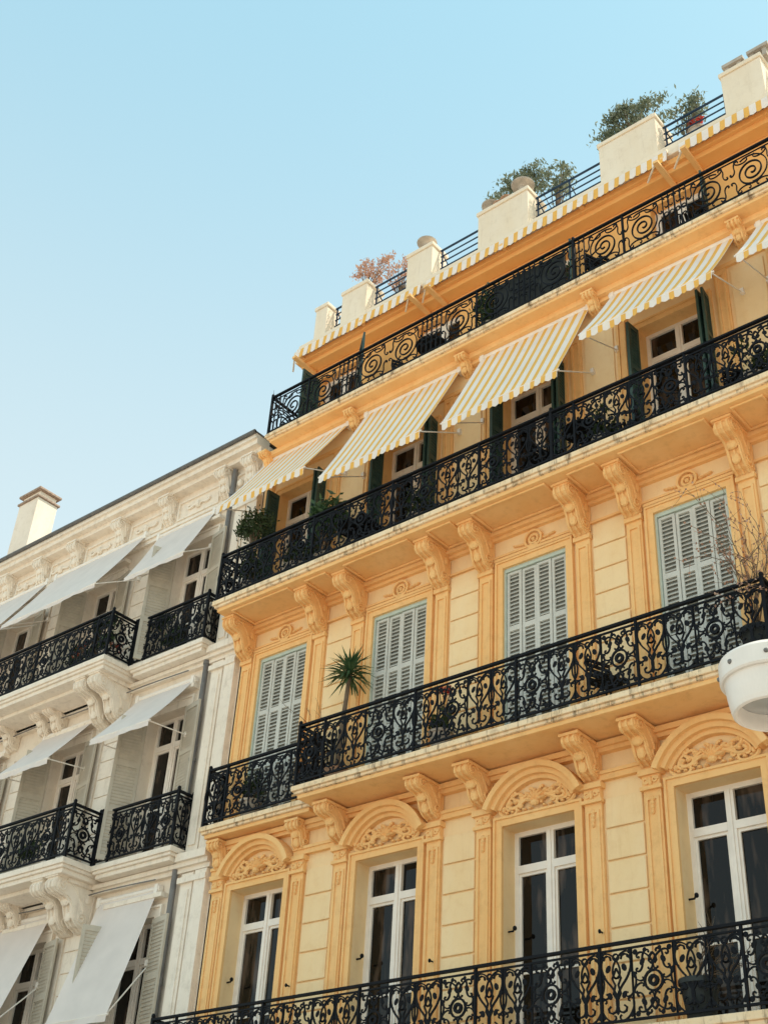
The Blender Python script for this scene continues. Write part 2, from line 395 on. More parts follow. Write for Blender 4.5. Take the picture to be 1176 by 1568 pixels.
def window(mb, cx, hw, z0, z1, y, transom=None, bars=(0.45,)):
    f = 0.07
    mb.box(cx-hw, cx-hw+f, y-0.03, y+0.05, z0, z1); mb.box(cx+hw-f, cx+hw, y-0.03, y+0.05, z0, z1)
    mb.box(cx-hw+f, cx+hw-f, y-0.03, y+0.05, z1-f, z1); mb.box(cx-hw+f, cx+hw-f, y-0.03, y+0.05, z0, z0+0.10)
    mb.box(cx-0.060, cx+0.060, y-0.045, y+0.04, z0+0.10, z1-f)
    mb.box(cx-0.018, cx+0.018, y-0.06, y-0.045, z0+0.10, z1-f)
    if transom:
        mb.box(cx-hw+f, cx-0.060, y-0.05, y+0.045, transom, transom+0.11); mb.box(cx+0.060, cx+hw-f, y-0.05, y+0.045, transom, transom+0.11)
    for sx in (-1, 1):
        a, b = (cx-hw+f, cx-0.060) if sx < 0 else (cx+0.060, cx+hw-f)
        top = transom if transom else z1-f
        mb.box(a, a+0.035, y-0.02, y+0.03, z0+0.1, top); mb.box(b-0.035, b, y-0.02, y+0.03, z0+0.1, top)
        mb.box(a+0.035, b-0.035, y-0.02, y+0.03, top-0.04, top)
        for k in bars:
            zb = z0+0.1+(top-z0-0.1)*k
            mb.box(a+0.035, b-0.035, y-0.012, y+0.02, zb-0.014, zb+0.014)
    mb.face([(cx-hw, y+0.012, z0), (cx+hw, y+0.012, z0), (cx+hw, y+0.012, z1), (cx-hw, y+0.012, z1)], 1)

def louvers(mb, x0, x1, z0, z1, y, mf=0, ms=1, panels=3, sp=0.068, th=0.04):
    f = 0.045
    mb.box(x0, x0+f, y, y+th, z0, z1, mf); mb.box(x1-f, x1, y, y+th, z0, z1, mf)
    hs = (z1-z0)/panels
    for k in range(panels+1):
        zc = z0+hs*k
        a, b = max(z0, zc-0.045), min(z1, zc+0.045)
        mb.box(x0+f, x1-f, y, y+th, a, b, mf)
    for k in range(panels):
        a, b = z0+hs*k+0.05, z0+hs*(k+1)-0.05
        n = max(1, int((b-a)/sp))
        for i in range(n):
            z = a+(b-a)*(i+0.5)/n
            mb.obox(((x0+x1)/2, y+th*0.55, z), ((x1-x0)/2-f, 0, 0), (0, 0.019, 0.023), (0, -0.003, 0.003), ms)
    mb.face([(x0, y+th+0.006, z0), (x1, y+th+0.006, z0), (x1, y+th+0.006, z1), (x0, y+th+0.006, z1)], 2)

def open_leaf(mb, hx, y, z0, z1, w, ang, m=0):
    d = Vector((math.cos(ang), -math.sin(ang), 0)); nrm = Vector((math.sin(ang), math.cos(ang), 0))*0.02
    c = Vector((hx, y, (z0+z1)/2)); hz = Vector((0, 0, (z1-z0)/2))
    for s, hwid in ((0.03, 0.03), (w-0.03, 0.03)):
        mb.obox(c+d*s, d*hwid, nrm, hz, m)
    for k in range(4):
        z = z0+0.05+(z1-z0-0.1)*k/3
        mb.obox(Vector((hx, y, z))+d*(w/2), d*(w/2-0.06), nrm, (0, 0, 0.05), m)
    n = int((z1-z0)/0.065)
    for i in range(n):
        z = z0+(z1-z0)*(i+0.5)/n
        mb.obox(Vector((hx, y, z))+d*(w/2), d*(w/2-0.06), nrm*0.8+Vector((0, 0, 0.018)), (0, 0, 0.004), m)
    mb.obox(c+d*(w/2), d*(w/2-0.06), nrm*0.1, hz, m)

def pilaster(mb, x, z0, z1, w=0.26, m=0, y=0.0, d=0.06):
    mb.box(x-w/2, x+w/2, y-d, y, z0, z1, m)
    mb.box(x-w/2+0.03, x-w/2+0.065, y-d-0.022, y-d, z0+0.1, z1-0.1, m)
    mb.box(x+w/2-0.065, x+w/2-0.03, y-d-0.022, y-d, z0+0.1, z1-0.1, m)
    mb.box(x-w/2+0.065, x+w/2-0.065, y-d-0.022, y-d, z1-0.135, z1-0.1, m)

def blocks(mb, x0, x1, z0, z1, h=0.42, m=0, y=0.0, d=0.035):
    n = max(1, round((z1-z0)/h)); hh = (z1-z0)/n
    for i in range(n):
        mb.box(x0, x1, y-d, y, z0+i*hh+0.012, z0+(i+1)*hh-0.012, m)

# ================================================================== YELLOW BUILDING
YB = empty('yellow_apartment_building')
C = [-15.08+2.75*i for i in range(5)]
XL, XR = -16.2, -2.96
F1, F2, F3, F4, TOP = 5.22, 9.43, 13.65, 17.76, 20.55

w = MB()
ops = []
for c in C: ops.append((c-0.85, c+0.85, 0.2, 3.8))
wall(w, XL, XR, 0, F1-0.1, 0, ops, 0.4, 0, 0)
ops = [(c-0.61, c+0.61, F1+0.06, 8.35) for c in C]
wall(w, XL, XR, F1-0.1, F2-0.1, 0, ops, 0.36, 0, 0)
ops = [(c-0.60, c+0.60, F2+0.06, 12.70) for c in C]
wall(w, XL, XR, F2-0.1, F3-0.1, 0, ops, 0.10, 0, 1)
ops = [(c-0.60, c+0.60, F3+0.04, 16.45) for c in C]
wall(w, XL, XR, F3-0.1, F4-0.1, 0, ops, 0.30, 0, 1)
ops = [(c-0.55, c+0.55, F4+0.04, 20.0) for c in C]
wall(w, XL+0.05, XR-0.05, F4-0.1, TOP, 0.7, ops, 0.25, 2, 2)
Yb = 12
for x, z1 in ((XL, F4-0.1), (XR, F4-0.1)):
    w.face([(x, 0, 0), (x, Yb, 0), (x, Yb, z1), (x, 0, z1)], 0)
for x in (XL+0.05, XR-0.05):
    w.face([(x, 0.7, F4-0.1), (x, Yb, F4-0.1), (x, Yb, TOP), (x, 0.7, TOP)], 0)
w.face([(XL, Yb, 0), (XR, Yb, 0), (XR, Yb, TOP), (XL, Yb, TOP)], 0)
w.box(XL, XR, 0.4, Yb+0.1, TOP, TOP+0.2, 3)
w.obj('walls', [WALL, TRIM, ORNG, CREAM], YB)

pier = [(C[i]+1.09, C[i+1]-1.09) for i in range(4)]
b = MB()
for a, q in pier:
    blocks(b, a, q, F1+0.1, 8.42, 0.43)
    blocks(b, a, q, F2+0.1, 12.9, 0.43)
    b.box(a, q, -0.03, 0, F3+0.2, 16.8)
b.obj('rusticated_piers', [WALL], YB, bevel=0.012)

t = MB()
for c in C:
    for s in (-1, 1):
        x = c+s*0.92
        pilaster(t, x, F1, 8.36, m=0)
        t.box(x-0.16, x+0.16, -0.11, 0, 8.36, 8.41); t.box(x-0.13, x+0.13, -0.085, 0, 8.41, 8.56); t.box(x-0.17, x+0.17, -0.13, 0, 8.56, 8.64)
        for k in (-1, 1):
            t.tube([(x+k*0.07+a, -0.09, 8.49+z) for a, z in spiral(0, 0, 0.05, 0.012, 0, 1.4*k, 14)], 0.018, ref=RY)
        t.ell((x, -0.10, 8.47), (0.03, 0.04, 0.07))
        for k in range(4): t.ell((x, -0.07, 8.24-0.06*k), (0.04-0.005*k, 0.035, 0.04))
        pilaster(t, x, F2, 12.66, m=0)
        t.box(x-0.15, x+0.15, -0.10, 0, 12.66, 12.74)
        pilaster(t, x, F3, 16.9, w=0.22, m=0, d=0.04)
    for (hw, z0, z1, y0) in ((0.61, F1, 8.35, 0.05), (0.60, F2, 12.70, 0.05), (0.60, F3, 16.45, 0.04)):
        for s in (-1, 1):
            a = c+s*(hw); q = c+s*(hw+0.10)
            t.box(min(a, q), max(a, q), -y0, 0, z0, z1)
            a2 = c+s*(hw+0.10); q2 = c+s*(hw+0.135)
            t.box(min(a2, q2), max(a2, q2), -y0-0.025, 0, z0, z1+0.135)
        t.box(c-hw-0.10, c+hw+0.10, -y0, 0, z1, z1+0.10)
        t.box(c-hw-0.10, c+hw+0.10, -y0-0.025, 0, z1+0.10, z1+0.135)
    zc = 8.245
    a0 = 23
    t.arc(c, zc, 0.81, 0.895, a0, 180-a0, -0.24, 0, 0, 28)
    t.arc(c, zc, 0.735, 0.81, a0+3, 180-a0-3, -0.17, 0, 0, 28)
    t.arc(c, zc, 0.675, 0.735, a0+5, 180-a0-5, -0.10, 0, 0, 28)
    for s in (-1, 1):
        for (P, Q, k, fl, r) in (((0.10, 8.58), (0.42, 8.64), 'S', 1, 0.030), ((0.12, 8.80), (0.36, 8.77), 'C', 1, 0.028), ((0.38, 8.56), (0.58, 8.58), 'C', 1, 0.026), ((0.10, 8.66), (0.26, 8.60), 'C', -1, 0.024), ((0.28, 8.70), (0.46, 8.60), 'C', -1, 0.022)):
            t.tube([(c+s*a, -0.055, z) for a, z in scroll(P, Q, k, fl)], r, 0, n=5, ref=RY)
        for k in range(5):
            t.ell((c+s*(0.15+0.1*k), -0.04, 8.74-0.04*k+0.03*(k % 2)), (0.055, 0.065, 0.035), rotz=s*(0.5-k*0.4))
            t.ell((c+s*(0.12+0.1*k), -0.03, 8.53), (0.035, 0.05, 0.025))
    for k in range(7):
        a = math.pi*(k+0.5)/7
        t.ell((c+0.085*math.cos(a), -0.07, 8.60+0.10*math.sin(a)), (0.030, 0.08, 0.09), rotz=a-math.pi/2)
    t.ell((c, -0.10, 8.57), (0.07, 0.06, 0.05))
    t.arc(c, 13.06, 0.135, 0.175, 0, 360, -0.065, 0, 0, 24)
    t.arc(c, 13.06, 0.06, 0.10, 0, 360, -0.05, 0, 0, 20)
    t.ell((c, -0.02, 13.06), (0.045, 0.06, 0.045))
    for s in (-1, 1):
        for k in range(3):
            t.ell((c+s*(0.22+0.07*k), -0.02, 13.03+0.01*k), (0.05, 0.04, 0.022), rotz=s*0.3)
    t.box(c-0.75, c+0.75, -0.07, 0, 12.85, 12.90)
spans = [(XL, C[0]-0.80)] + [(C[i]+0.80, C[i+1]-0.80) for i in range(4)] + [(C[4]+0.80, XR)]
for a, q in spans:
    t.box(a, q, -0.075, 0, 8.66, 8.74); t.box(a, q, -0.10, 0, 8.74, 8.79)
t.box(XL, XR, -0.10, 0, 9.06, 9.12); t.box(XL, XR, -0.15, 0, 9.12, 9.20)
t.box(XL, XR, -0.05, 0, 12.93, 12.97)
t.box(XL, XR, -0.07, 0, 13.27, 13.33); t.box(XL, XR, -0.14, 0, 13.33, 13.425)
t.box(XL, XR, -0.05, 0, 16.9, 16.98); t.box(XL, XR, -0.10, 0, 17.38, 17.46); t.box(XL, XR, -0.20, 0, 17.46, 17.58)
t.obj('ornamental_trim', [TRIM], YB, bevel=0.006)

br = MB()
for i, c in enumerate(C):
    for s in (-1, 1):
        if i in (0, 4):
            bracket(br, c+s*0.92, 9.20, 0.30, 0.46, 0.24)
        else:
            bracket(br, c+s*0.92, 9.20, 0.62, 0.52, 0.25)
        bracket(br, c+s*0.92, 13.425, 0.66, 0.70, 0.25)
for i in range(4):
    bracket(br, C[i]+1.375, 17.54, 0.34, 0.34, 0.18)
bracket(br, XL+0.15, 17.54, 0.34, 0.34, 0.18)
br.obj('scroll_brackets', [TRIM], YB, bevel=0.004)

s_ = MB()
DEEP0, DEEP1 = -13.66, -5.50
slab(s_, XL-0.05, XR+0.05, 0.90, F1, 0.22)
slab(s_, DEEP0, DEEP1, 0.90, F2, 0.20)
slab(s_, XL-0.06, DEEP0-0.003, 0.44, F2-0.004, 0.20)
slab(s_, DEEP1+0.003, XR+0.06, 0.44, F2-0.004, 0.20)
slab(s_, XL+0.02, XR-0.02, 0.96, F3, 0.22)
slab(s_, -15.85, XR-0.35, 0.52, F4, 0.18)
s_.box(XL, XR, -0.002, 0.7, F4-0.12, F4-0.02, 0)
for (a, q) in [(C[i]+1.12, C[i+1]-1.12) for i in range(4)] + [(c-0.72, c+0.72) for c in C]:
    for (x0, x1, y0, y1) in ((a, q, -0.80, -0.76), (a, q, -0.20, -0.16), (a, a+0.04, -0.76, -0.20), (q-0.04, q, -0.76, -0.20)):
        s_.box(x0, x1, y0, y1, 13.395, 13.43, 1)
s_.obj('balcony_slabs', [SLAB, TRIM], YB, bevel=0.01)

wn = MB()
for c in C:
    window(wn, c, 0.61, F1+0.06, 8.35, 0.31, transom=7.74, bars=(0.42,))
    window(wn, c, 0.60, F3+0.04, 16.45, 0.24, transom=15.8, bars=(0.45,))
    window(wn, c, 0.55, F4+0.04, 20.0, 0.92, transom=None, bars=(0.35, 0.68))
    window(wn, c, 0.85, 0.2, 3.8, 0.36, transom=3.0, bars=())
wn.obj('windows', [FRAME, GLASS], YB)

sh = MB()
for i, c in enumerate(C):
    z0, z1 = F2+0.08, 12.62
    sh.box(c-0.60, c-0.565, 0.0, 0.09, z0, 12.70, 0); sh.box(c+0.565, c+0.60, 0.0, 0.09, z0, 12.70, 0)
    sh.box(c-0.565, c+0.565, 0.0, 0.09, 12.63, 12.70, 0)
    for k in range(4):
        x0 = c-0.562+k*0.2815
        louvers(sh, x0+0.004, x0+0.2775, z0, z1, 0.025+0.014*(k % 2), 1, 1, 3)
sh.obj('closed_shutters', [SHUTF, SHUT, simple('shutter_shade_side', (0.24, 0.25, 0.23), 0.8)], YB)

gs = MB()
for i, c in enumerate(C):
    for s in (-1, 1):
        base = math.radians(92 if s < 0 else 88)
        open_leaf(gs, c+s*0.62, -0.03, F3+0.06, 16.42, 0.30, base+0.06)
        open_leaf(gs, c+s*0.675, -0.03, F3+0.06, 16.42, 0.30, base-0.08)
open_leaf(gs, C[0]-0.55, 0.68, F4+0.06, 19.95, 0.52, math.radians(92))
open_leaf(gs, C[0]+0.95, 0.30, F4+0.06, 19.75, 0.62, math.radians(40))
for i in (2, 3, 4):
    open_leaf(gs, C[i]+0.58, 0.67, F4+0.06, 19.95, 0.28, math.radians(80))
gs.obj('open_green_shutters', [GREEN], YB)
hk = MB()
for c in C:
    z = 6.9
    hk.tube([(c-0.61, 0.12, z), (c-0.53, 0.12, z), (c-0.50, 0.10, z+0.03)], 0.014, n=5); hk.ell((c-0.49, 0.10, z+0.03), (0.03, 0.03, 0.035))
    hk.tube([(c+1.0, -0.09, z-0.3), (c+1.0, -0.15, z-0.3)], 0.012, n=5); hk.ell((c+1.0, -0.16, z-0.3), (0.022, 0.022, 0.03))
for c in C[:4]:
    for dx in (1.25, 1.45):
        hk.tube([(c+dx, -0.03, 10.75), (c+dx, -0.08, 10.75)], 0.018, n=6)
hk.obj('iron_shutter_stays', [IRON], YB)

pa = MB()
pa.box(XL+0.2, XR-0.2, 0.42, 0.7, 20.30, 20.42, 1); pa.box(XL+0.12, XR-0.12, 0.34, 0.7, 20.42, 20.56, 1)
pa.box(XL+0.05, XR-0.05, 0.28, 0.7, 20.60, 20.76, 0)
pa.box(XL+0.10, XR-0.10, 0.36, 0.60, 20.76, 20.98, 0)
pa.obj('roof_cornice', [CREAM, ORNG], YB, bevel=0.012)
bl = MB()
BL = [(-15.75, -15.40, 22.02, 0.4), (-14.95, -14.22, 22.05, 0.55), (-13.07, -12.38, 22.08, 0.5), (-11.17, -9.92, 22.15, 0.65), (-8.23, -6.98, 22.18, 0.65), (-5.59, -4.80, 22.22, 0.6), (-3.9, -3.3, 22.2, 0.5)]
for a, q, z, d in BL:
    bl.box(a, q, 0.44, 0.44+d, 20.76, z-0.10, 0)
    bl.box(a-0.03, q+0.03, 0.41, 0.47+d, z-0.10, z, 0)
bl.obj('parapet_blocks', [CREAM], YB, bevel=0.015)
rr = MB()
for i in range(len(BL)-1):
    a, q = BL[i][1]+0.03, BL[i+1][0]-0.03
    for z in (21.98, 21.80, 21.62, 21.44, 21.26):
        rr.tube([(a, 0.70, z), (q, 0.70, z)], 0.016 if z < 21.9 else 0.024, ref=RY)
    n = max(2, int((q-a)/0.8)+1)
    for k in range(n):
        x = a+0.05+(q-a-0.1)*k/(n-1)
        rr.tube([(x, 0.70, 20.9), (x, 0.70, 22.0)], 0.02, ref=RY)
        rr.tube([(x, 0.70, 21.85), (x+0.25, 1.15, 20.9)], 0.014)
rr.obj('roof_terrace_railing', [BLUEIRON], YB)
pt = MB()
mush = [(0.0, 0.0), (0.11, 0.0), (0.09, 0.10), (0.085, 0.30), (0.12, 0.33), (0.24, 0.37), (0.25, 0.40), (0.16, 0.45), (0.0, 0.47)]
for x, z, k, mm in ((-12.72, 22.08, 0.9, 0), (-11.0, 22.15, 0.8, 0), (-10.78, 22.15, 0.55, 1), (-10.58, 22.15, 0.6, 1), (-10.18, 22.15, 1.0, 0), (-15.6, 22.02, 0.3, 0)):
    pt.lathe((x, 0.66, z), [(r*k, h*k) for r, h in mush], 18, mm)
for x0 in (-5.55, -5.05):
    pt.box(x0+0.04, x0+0.12, 0.52, 0.80, 22.22, 22.42, 0); pt.box(x0+0.28, x0+0.36, 0.52, 0.80, 22.22, 22.42, 0); pt.box(x0, x0+0.42, 0.48, 0.86, 22.42, 22.50, 0)
pt.obj('chimney_pots', [POT, TERRA], YB, smooth=False)

railing('first_floor_railing', [(XL+0.0, -0.02), (XL+0.0, -0.86), (XR, -0.86), (XR, -0.02)], F1, 'ABB', YB, 0.97)
railing('second_floor_railing_left', [(XL+0.0, -0.02), (XL+0.0, -0.40), (DEEP0+0.04, -0.40)], F2, 'BAB', YB, 1.05)
railing('second_floor_railing', [(DEEP0+0.05, -0.06), (DEEP0+0.05, -0.86), (DEEP1-0.05, -0.86), (DEEP1-0.05, -0.06)], F2, 'ABB', YB, 1.06)
railing('second_floor_railing_right', [(DEEP1-0.04, -0.40), (XR, -0.40), (XR, -0.02)], F2, 'BAB', YB, 1.05)
railing('third_floor_railing', [(XL+0.08, -0.02), (XL+0.08, -0.91), (C[2]+0.95, -0.91), (XR-0.08, -0.91), (XR-0.08, -0.02)], F3, 'BAB', YB, 1.02)
railing('fourth_floor_railing', [(-15.80, 0.6), (-15.80, -0.47), (-8.35, -0.47), (-3.35, -0.47), (-3.35, 0.6)], F4, 'C', YB, 1.02)

fn = MB()
for k in range(14):
    a = -0.47+1.05*k/13
    fn.tube([(-15.80, a, F4+1.0), (-15.80-0.1*math.sin(k), a, F4+1.22)], 0.008, r1=0.002)
fn.obj('rail_spikes', [IRON], YB)

def striped_valance(mb, x0, x1, y, ztop, h, sw=(0.13, 0.10)):
    x = x0; k = 0
    while x < x1-0.01:
        wv = sw[k % 2]; xe = min(x1, x+wv)
        m = xe*0.5+x*0.5; wob = 0.012*math.sin(x*6)
        mb.face([(x, y, ztop), (xe, y, ztop), (xe, y-0.03+wob, ztop-h), (m, y-0.032+wob, ztop-h-0.03), (x, y-0.03+wob, ztop-h)], k % 2); x = xe; k += 1
for (x0, x1) in ((-15.98, -12.45), (-12.3, -6.7), (-6.45, -3.2)):
    v = MB()
    striped_valance(v, x0, x1, 0.20, 20.66, 0.27)
    v.tube([(x0, 0.25, 20.68), (x1, 0.25, 20.68)], 0.05, 2, n=8)
    x = x0+0.1
    while x < x1:
        v.box(x-0.04, x+0.04, 0.18, 0.34, 20.48, 20.54, 3); x += 1.8
    for xa in (x0+0.15, x1-0.15):
        v.box(xa-0.05, xa+0.05, 0.0, 0.68, 20.24, 20.30, 3); v.tube([(xa, 0.02, 20.27), (xa-0.35, 0.35, 20.27)], 0.02, 2, n=6)
    v.obj('rolled_striped_awning', [FW, FY, CREAM, TRIM])

# ------------------------------------------------------------------ awnings
def awning(name, x0, x1, zm, zf, yf, stripes, armz, val=0.17):
    e = empty(name)
    a = MB(); ym = -0.10
    n_ = 8; ph = random.uniform(0, 6)
    def P(x, t):
        u = (x-x0)/(x1-x0)
        sag = -0.05*math.sin(math.pi*t)*(0.6+0.4*math.sin(u*9+ph)) - 0.015*math.sin(math.pi*u)*t
        return (x, ym+(yf-ym)*t, zm+(zf-zm)*t+sag)
    x = x0; k = 0; sw = (0.125, 0.085) if stripes else ((x1-x0)/16.0,)*2
    while x < x1-0.005:
        xe = min(x1, x+sw[k % 2]); mi = (k % 2) if stripes else 0
        for i in range(n_):
            a.face([P(x, i/n_), P(xe, i/n_), P(xe, (i+1)/n_), P(x, (i+1)/n_)], mi)
        mm = (x+xe)/2
        wb = lambda q: 0.018*math.sin(q*5+ph)+0.008*math.sin(q*17)
        pa_, pb_ = P(x, 1), P(xe, 1)
        a.face([(x, yf-0.012, pa_[2]), (xe, yf-0.012, pb_[2]), (xe, yf-0.02+wb(xe), zf-val), (mm, yf-0.02+wb(mm), zf-val-(0.03 if stripes else 0.0)), (x, yf-0.02+wb(x), zf-val)], mi)
        x = xe; k += 1
    a.obj('canvas', [FW, FY] if stripes else [FG, FG], e)
    f = MB()
    f.tube([(x0-0.03, yf, zf-0.03), (x1+0.03, yf, zf-0.03)], 0.018, n=6)
    f.tube([(x0-0.05, ym+0.03, zm+0.03), (x1+0.05, ym+0.03, zm+0.03)], 0.055, n=8)
    for x in (x0+0.02, x1-0.02):
        f.tube([(x, yf, zf-0.03), (x, -0.02, armz)], 0.013, n=5)
        f.box(x-0.03, x+0.03, -0.1, 0, armz-0.05, armz+0.05)
        f.box(x-0.04, x+0.04, -0.14, 0, zm-0.08, zm+0.1)
    f.obj('frame', [FRAME], e)
    return e
hw = 1.16
for (cx, zf) in ((-15.02, 15.68), (-12.26, 15.26), (-9.46, 15.20), (-6.70, 15.72), (-3.98, 15.82)):
    awning('striped_awning', cx-hw, cx+hw, 17.40, zf, -1.20, True, 15.95 if zf < 15.5 else 16.2)

# ================================================================== WHITE BUILDING
WB = empty('white_apartment_building')
WX0, WX1 = -31.5, -16.23
WC = [-18.1, -21.1, -24.1, -27.1, -30.1]
G1, G2, G3, GT = 5.1, 9.27, 13.40, 18.05
w = MB()
for (z0, z1, oz0, oz1) in ((0, G1-0.1, 0.2, 3.8), (G1-0.1, G2-0.1, G1+0.05, 8.2), (G2-0.1, G3-0.1, G2+0.05, 12.25), (G3-0.1, GT-0.3, G3+0.05, 16.2)):
    wall(w, WX0, WX1, z0, z1, 0.0, [(c-0.55, c+0.55, oz0, oz1) for c in WC], 0.3, 0, 0)
w.face([(WX0, 0, 0), (WX0, Yb, 0), (WX0, Yb, GT-0.3), (WX0, 0, GT-0.3)], 0)
w.face([(WX0, Yb, 0), (WX1, Yb, 0), (WX1, Yb, GT-0.3), (WX0, Yb, GT-0.3)], 0)
w.box(WX0, WX1, 0.0, Yb, GT-0.3, GT-0.1, 0)
w.obj('walls', [WHITE], WB)
t = MB()
for c in WC:
    for (z0, z1) in ((G1, 8.2), (G2, 12.25), (G3, 16.2)):
        for s in (-1, 1):
            t.box(min(c+s*0.55, c+s*0.70), max(c+s*0.55, c+s*0.70), -0.05, 0, z0, z1)
            t.box(min(c+s*0.70, c+s*0.74), max(c+s*0.70, c+s*0.74), -0.08, 0, z0, z1+0.19)
        t.box(c-0.70, c+0.70, -0.05, 0, z1, z1+0.15); t.box(c-0.70, c+0.70, -0.08, 0, z1+0.15, z1+0.19)
        t.box(c-0.78, c+0.78, -0.16, 0, z1+0.30, z1+0.38)
t.box(WX0, WX1-0.01, -0.42, 0, GT-0.10, GT+0.02); t.box(WX0, WX1-0.01, -0.36, 0, GT-0.22, GT-0.10); t.box(WX0, WX1-0.01, -0.22, 0, GT-0.34, GT-0.22)
t.box(WX0, WX1-0.01, -0.08, 0, 16.75, 16.85); t.box(WX0, WX1-0.01, -0.12, 0, 16.85, 16.92)
xb = [-16.55, -17.35, -19.15, -20.75, -22.35, -23.65, -25.0, -26.4, -27.8, -29.2, -30.6]
for x in xb:
    bracket(t, x, GT-0.34, 0.30, 0.66, 0.28, fancy=True)
for i in range(len(xb)-1):
    a, q = xb[i+1]+0.25, xb[i]-0.25
    if q-a > 0.25:
        t.box(a, q, -0.04, 0, 17.05, 17.09); t.box(a, q, -0.04, 0, 17.5, 17.54); t.box(a, a+0.04, -0.04, 0, 17.09, 17.5); t.box(q-0.04, q, -0.04, 0, 17.09, 17.5)
        m_ = (a+q)/2
        if q-a > 0.7:
            for s in (-1, 1):
                t.tube([(m_+s*u, -0.03, 17.28+v) for u, v in scroll((0.06, -0.06), (0.3, 0.04), 'S', 1)], 0.028, ref=RY)
        t.ell((m_, -0.04, 17.28), (0.08, 0.07, 0.10))
for z in (G2, G3):
    t.box(WX0, WX1-0.01, -0.10, 0, z-0.42, z-0.34); t.box(WX0, WX1-0.01, -0.17, 0, z-0.34, z-0.26)
    t.box(-17.0, WX1-0.01, -0.24, 0, z-0.26, z-0.12)
for (z0, z1) in ((0, G1-0.3), (G1-0.1, G2-0.45), (G2-0.1, G3-0.45), (G3-0.1, 16.7)):
    t.box(-16.92, -16.62, -0.10, 0, z0, z1); t.box(-16.55, -16.26, -0.13, 0, z0, z1)
    t.box(-16.86, -16.68, -0.125, -0.10, z0+0.15, z1-0.3)
    t.box(-16.96, -16.25, -0.16, 0, z1-0.18, z1-0.08)
for i in range(len(WC)-1):
    a, q = WC[i+1]+0.82, WC[i]-0.82
    for (z0, z1) in ((G1+0.1, 8.3), (G2+0.1, 12.4), (G3+0.1, 16.3)):
        for (x0, x1) in ((a, a+0.26), (q-0.26, q)):
            t.box(x0, x1, -0.05, 0, z0, z1)
        n = 8
        for k in range(n):
            zz = z0+(z1-z0)*k/n
            t.box(a+0.30, q-0.30, -0.03, 0, zz+0.012, zz+(z1-z0)/n-0.012)
t.obj('mouldings', [WHITET], WB, bevel=0.008)
br = MB()
for z in (G2, G3, G1):
    for x in (-19.50, -19.95, -21.55, -22.0, -23.2, -24.9, -26.4, -28.0, -29.6):
        big = x in (-19.50, -19.95)
        bracket(br, x, z-0.24, 0.92 if big else 0.5, 0.85 if big else 0.5, 0.30 if big else 0.26)
br.obj('scroll_brackets', [WHITET], WB, bevel=0.005)
s_ = MB()
for z in (G1, G2, G3):
    slab(s_, WX0, -19.12, 1.05, z, 0.26)
    slab(s_, -19.117, -16.95, 0.42, z-0.004, 0.24)
    s_.box(WX0, -19.3, -0.7, 0, z-0.34, z-0.26, 1)
s_.obj('balcony_slabs', [WHITET, WHITET], WB, bevel=0.01)
for nm, z in (('lower', G2), ('upper', G3), ('first', G1)):
    railing(nm+'_balcony_railing', [(WX0+0.05, -1.0), (-19.16, -1.0), (-19.16, -0.38)], z, 'ABB', WB, 1.03)
    railing(nm+'_side_balcony_railing', [(-19.10, -0.38), (-17.0, -0.38), (-17.0, -0.02)], z, 'BAB', WB, 1.03)
wn = MB()
for c in WC:
    window(wn, c, 0.55, G1+0.05, 8.2, 0.24, transom=7.5); window(wn, c, 0.55, G2+0.05, 12.25, 0.24, transom=11.6); window(wn, c, 0.55, G3+0.05, 16.2, 0.24, transom=15.5)
    window(wn, c, 0.55, 0.2, 3.8, 0.24, transom=3.0)
wn.obj('windows', [FRAME, GLASS], WB)
bs = MB()
for c in WC:
    for (z0, z1) in ((G1, 8.15), (G2, 12.2), (G3, 16.15)):
        open_leaf(bs, c-0.55, -0.06, z0+0.06, z1, 0.52, math.radians(115))
        open_leaf(bs, c+0.55, -0.06, z0+0.06, z1, 0.52, math.radians(12))
bs.obj('beige_shutters', [BEIGE], WB)
g = MB()
g.tube([(WX0, -0.46, GT+0.03), (WX1, -0.46, GT+0.03)], 0.05, n=8)
g.box(WX0, WX1, -0.46, 0.1, GT+0.02, GT+0.06)
g.face([(WX0, 0.1, GT+0.05), (WX1, 0.1, GT+0.05), (WX1, 3.0, GT+0.6), (WX0, 3.0, GT+0.6)])
g.face([(WX0, 3.0, GT+0.6), (WX1, 3.0, GT+0.6), (WX1, Yb, GT+0.6), (WX0, Yb, GT+0.6)])
g.obj('roof_and_gutter', [ZINC], WB)
p = MB()
p.tube([(-17.10, -0.10, GT-0.4), (-17.10, -0.10, 0.0)], 0.055, n=10)
for z in range(1, 18, 2): p.tube([(-17.10, -0.10, z-0.03), (-17.10, -0.10, z+0.03)], 0.068, n=10)
for z in (G2-0.45, G3-0.46):
    pts = [(WX0+k*0.7, -0.19, z-0.02*math.sin(k*1.3)) for k in range(21)]
    p.tube(pts, 0.012)
p.obj('drain_pipe', [PIPE], WB, smooth=False)
ch = MB()
ch.box(-27.1, -26.25, 0.8, 1.45, GT, 21.25, 0)
ch.box(-27.15, -26.20, 0.75, 1.50, 21.25, 21.31, 1)
ch.box(-27.05, -26.3, 0.85, 1.4, 21.31, 21.50, 0)
ch.box(-27.15, -26.20, 0.75, 1.50, 21.50, 21.57, 1)
for k in range(4): ch.box(-27.08+k*0.22, -26.94+k*0.22, 0.82, 1.42, 21.57, 21.62, 1)
ch.obj('chimney', [WHITE, BRICKC], WB, bevel=0.012)

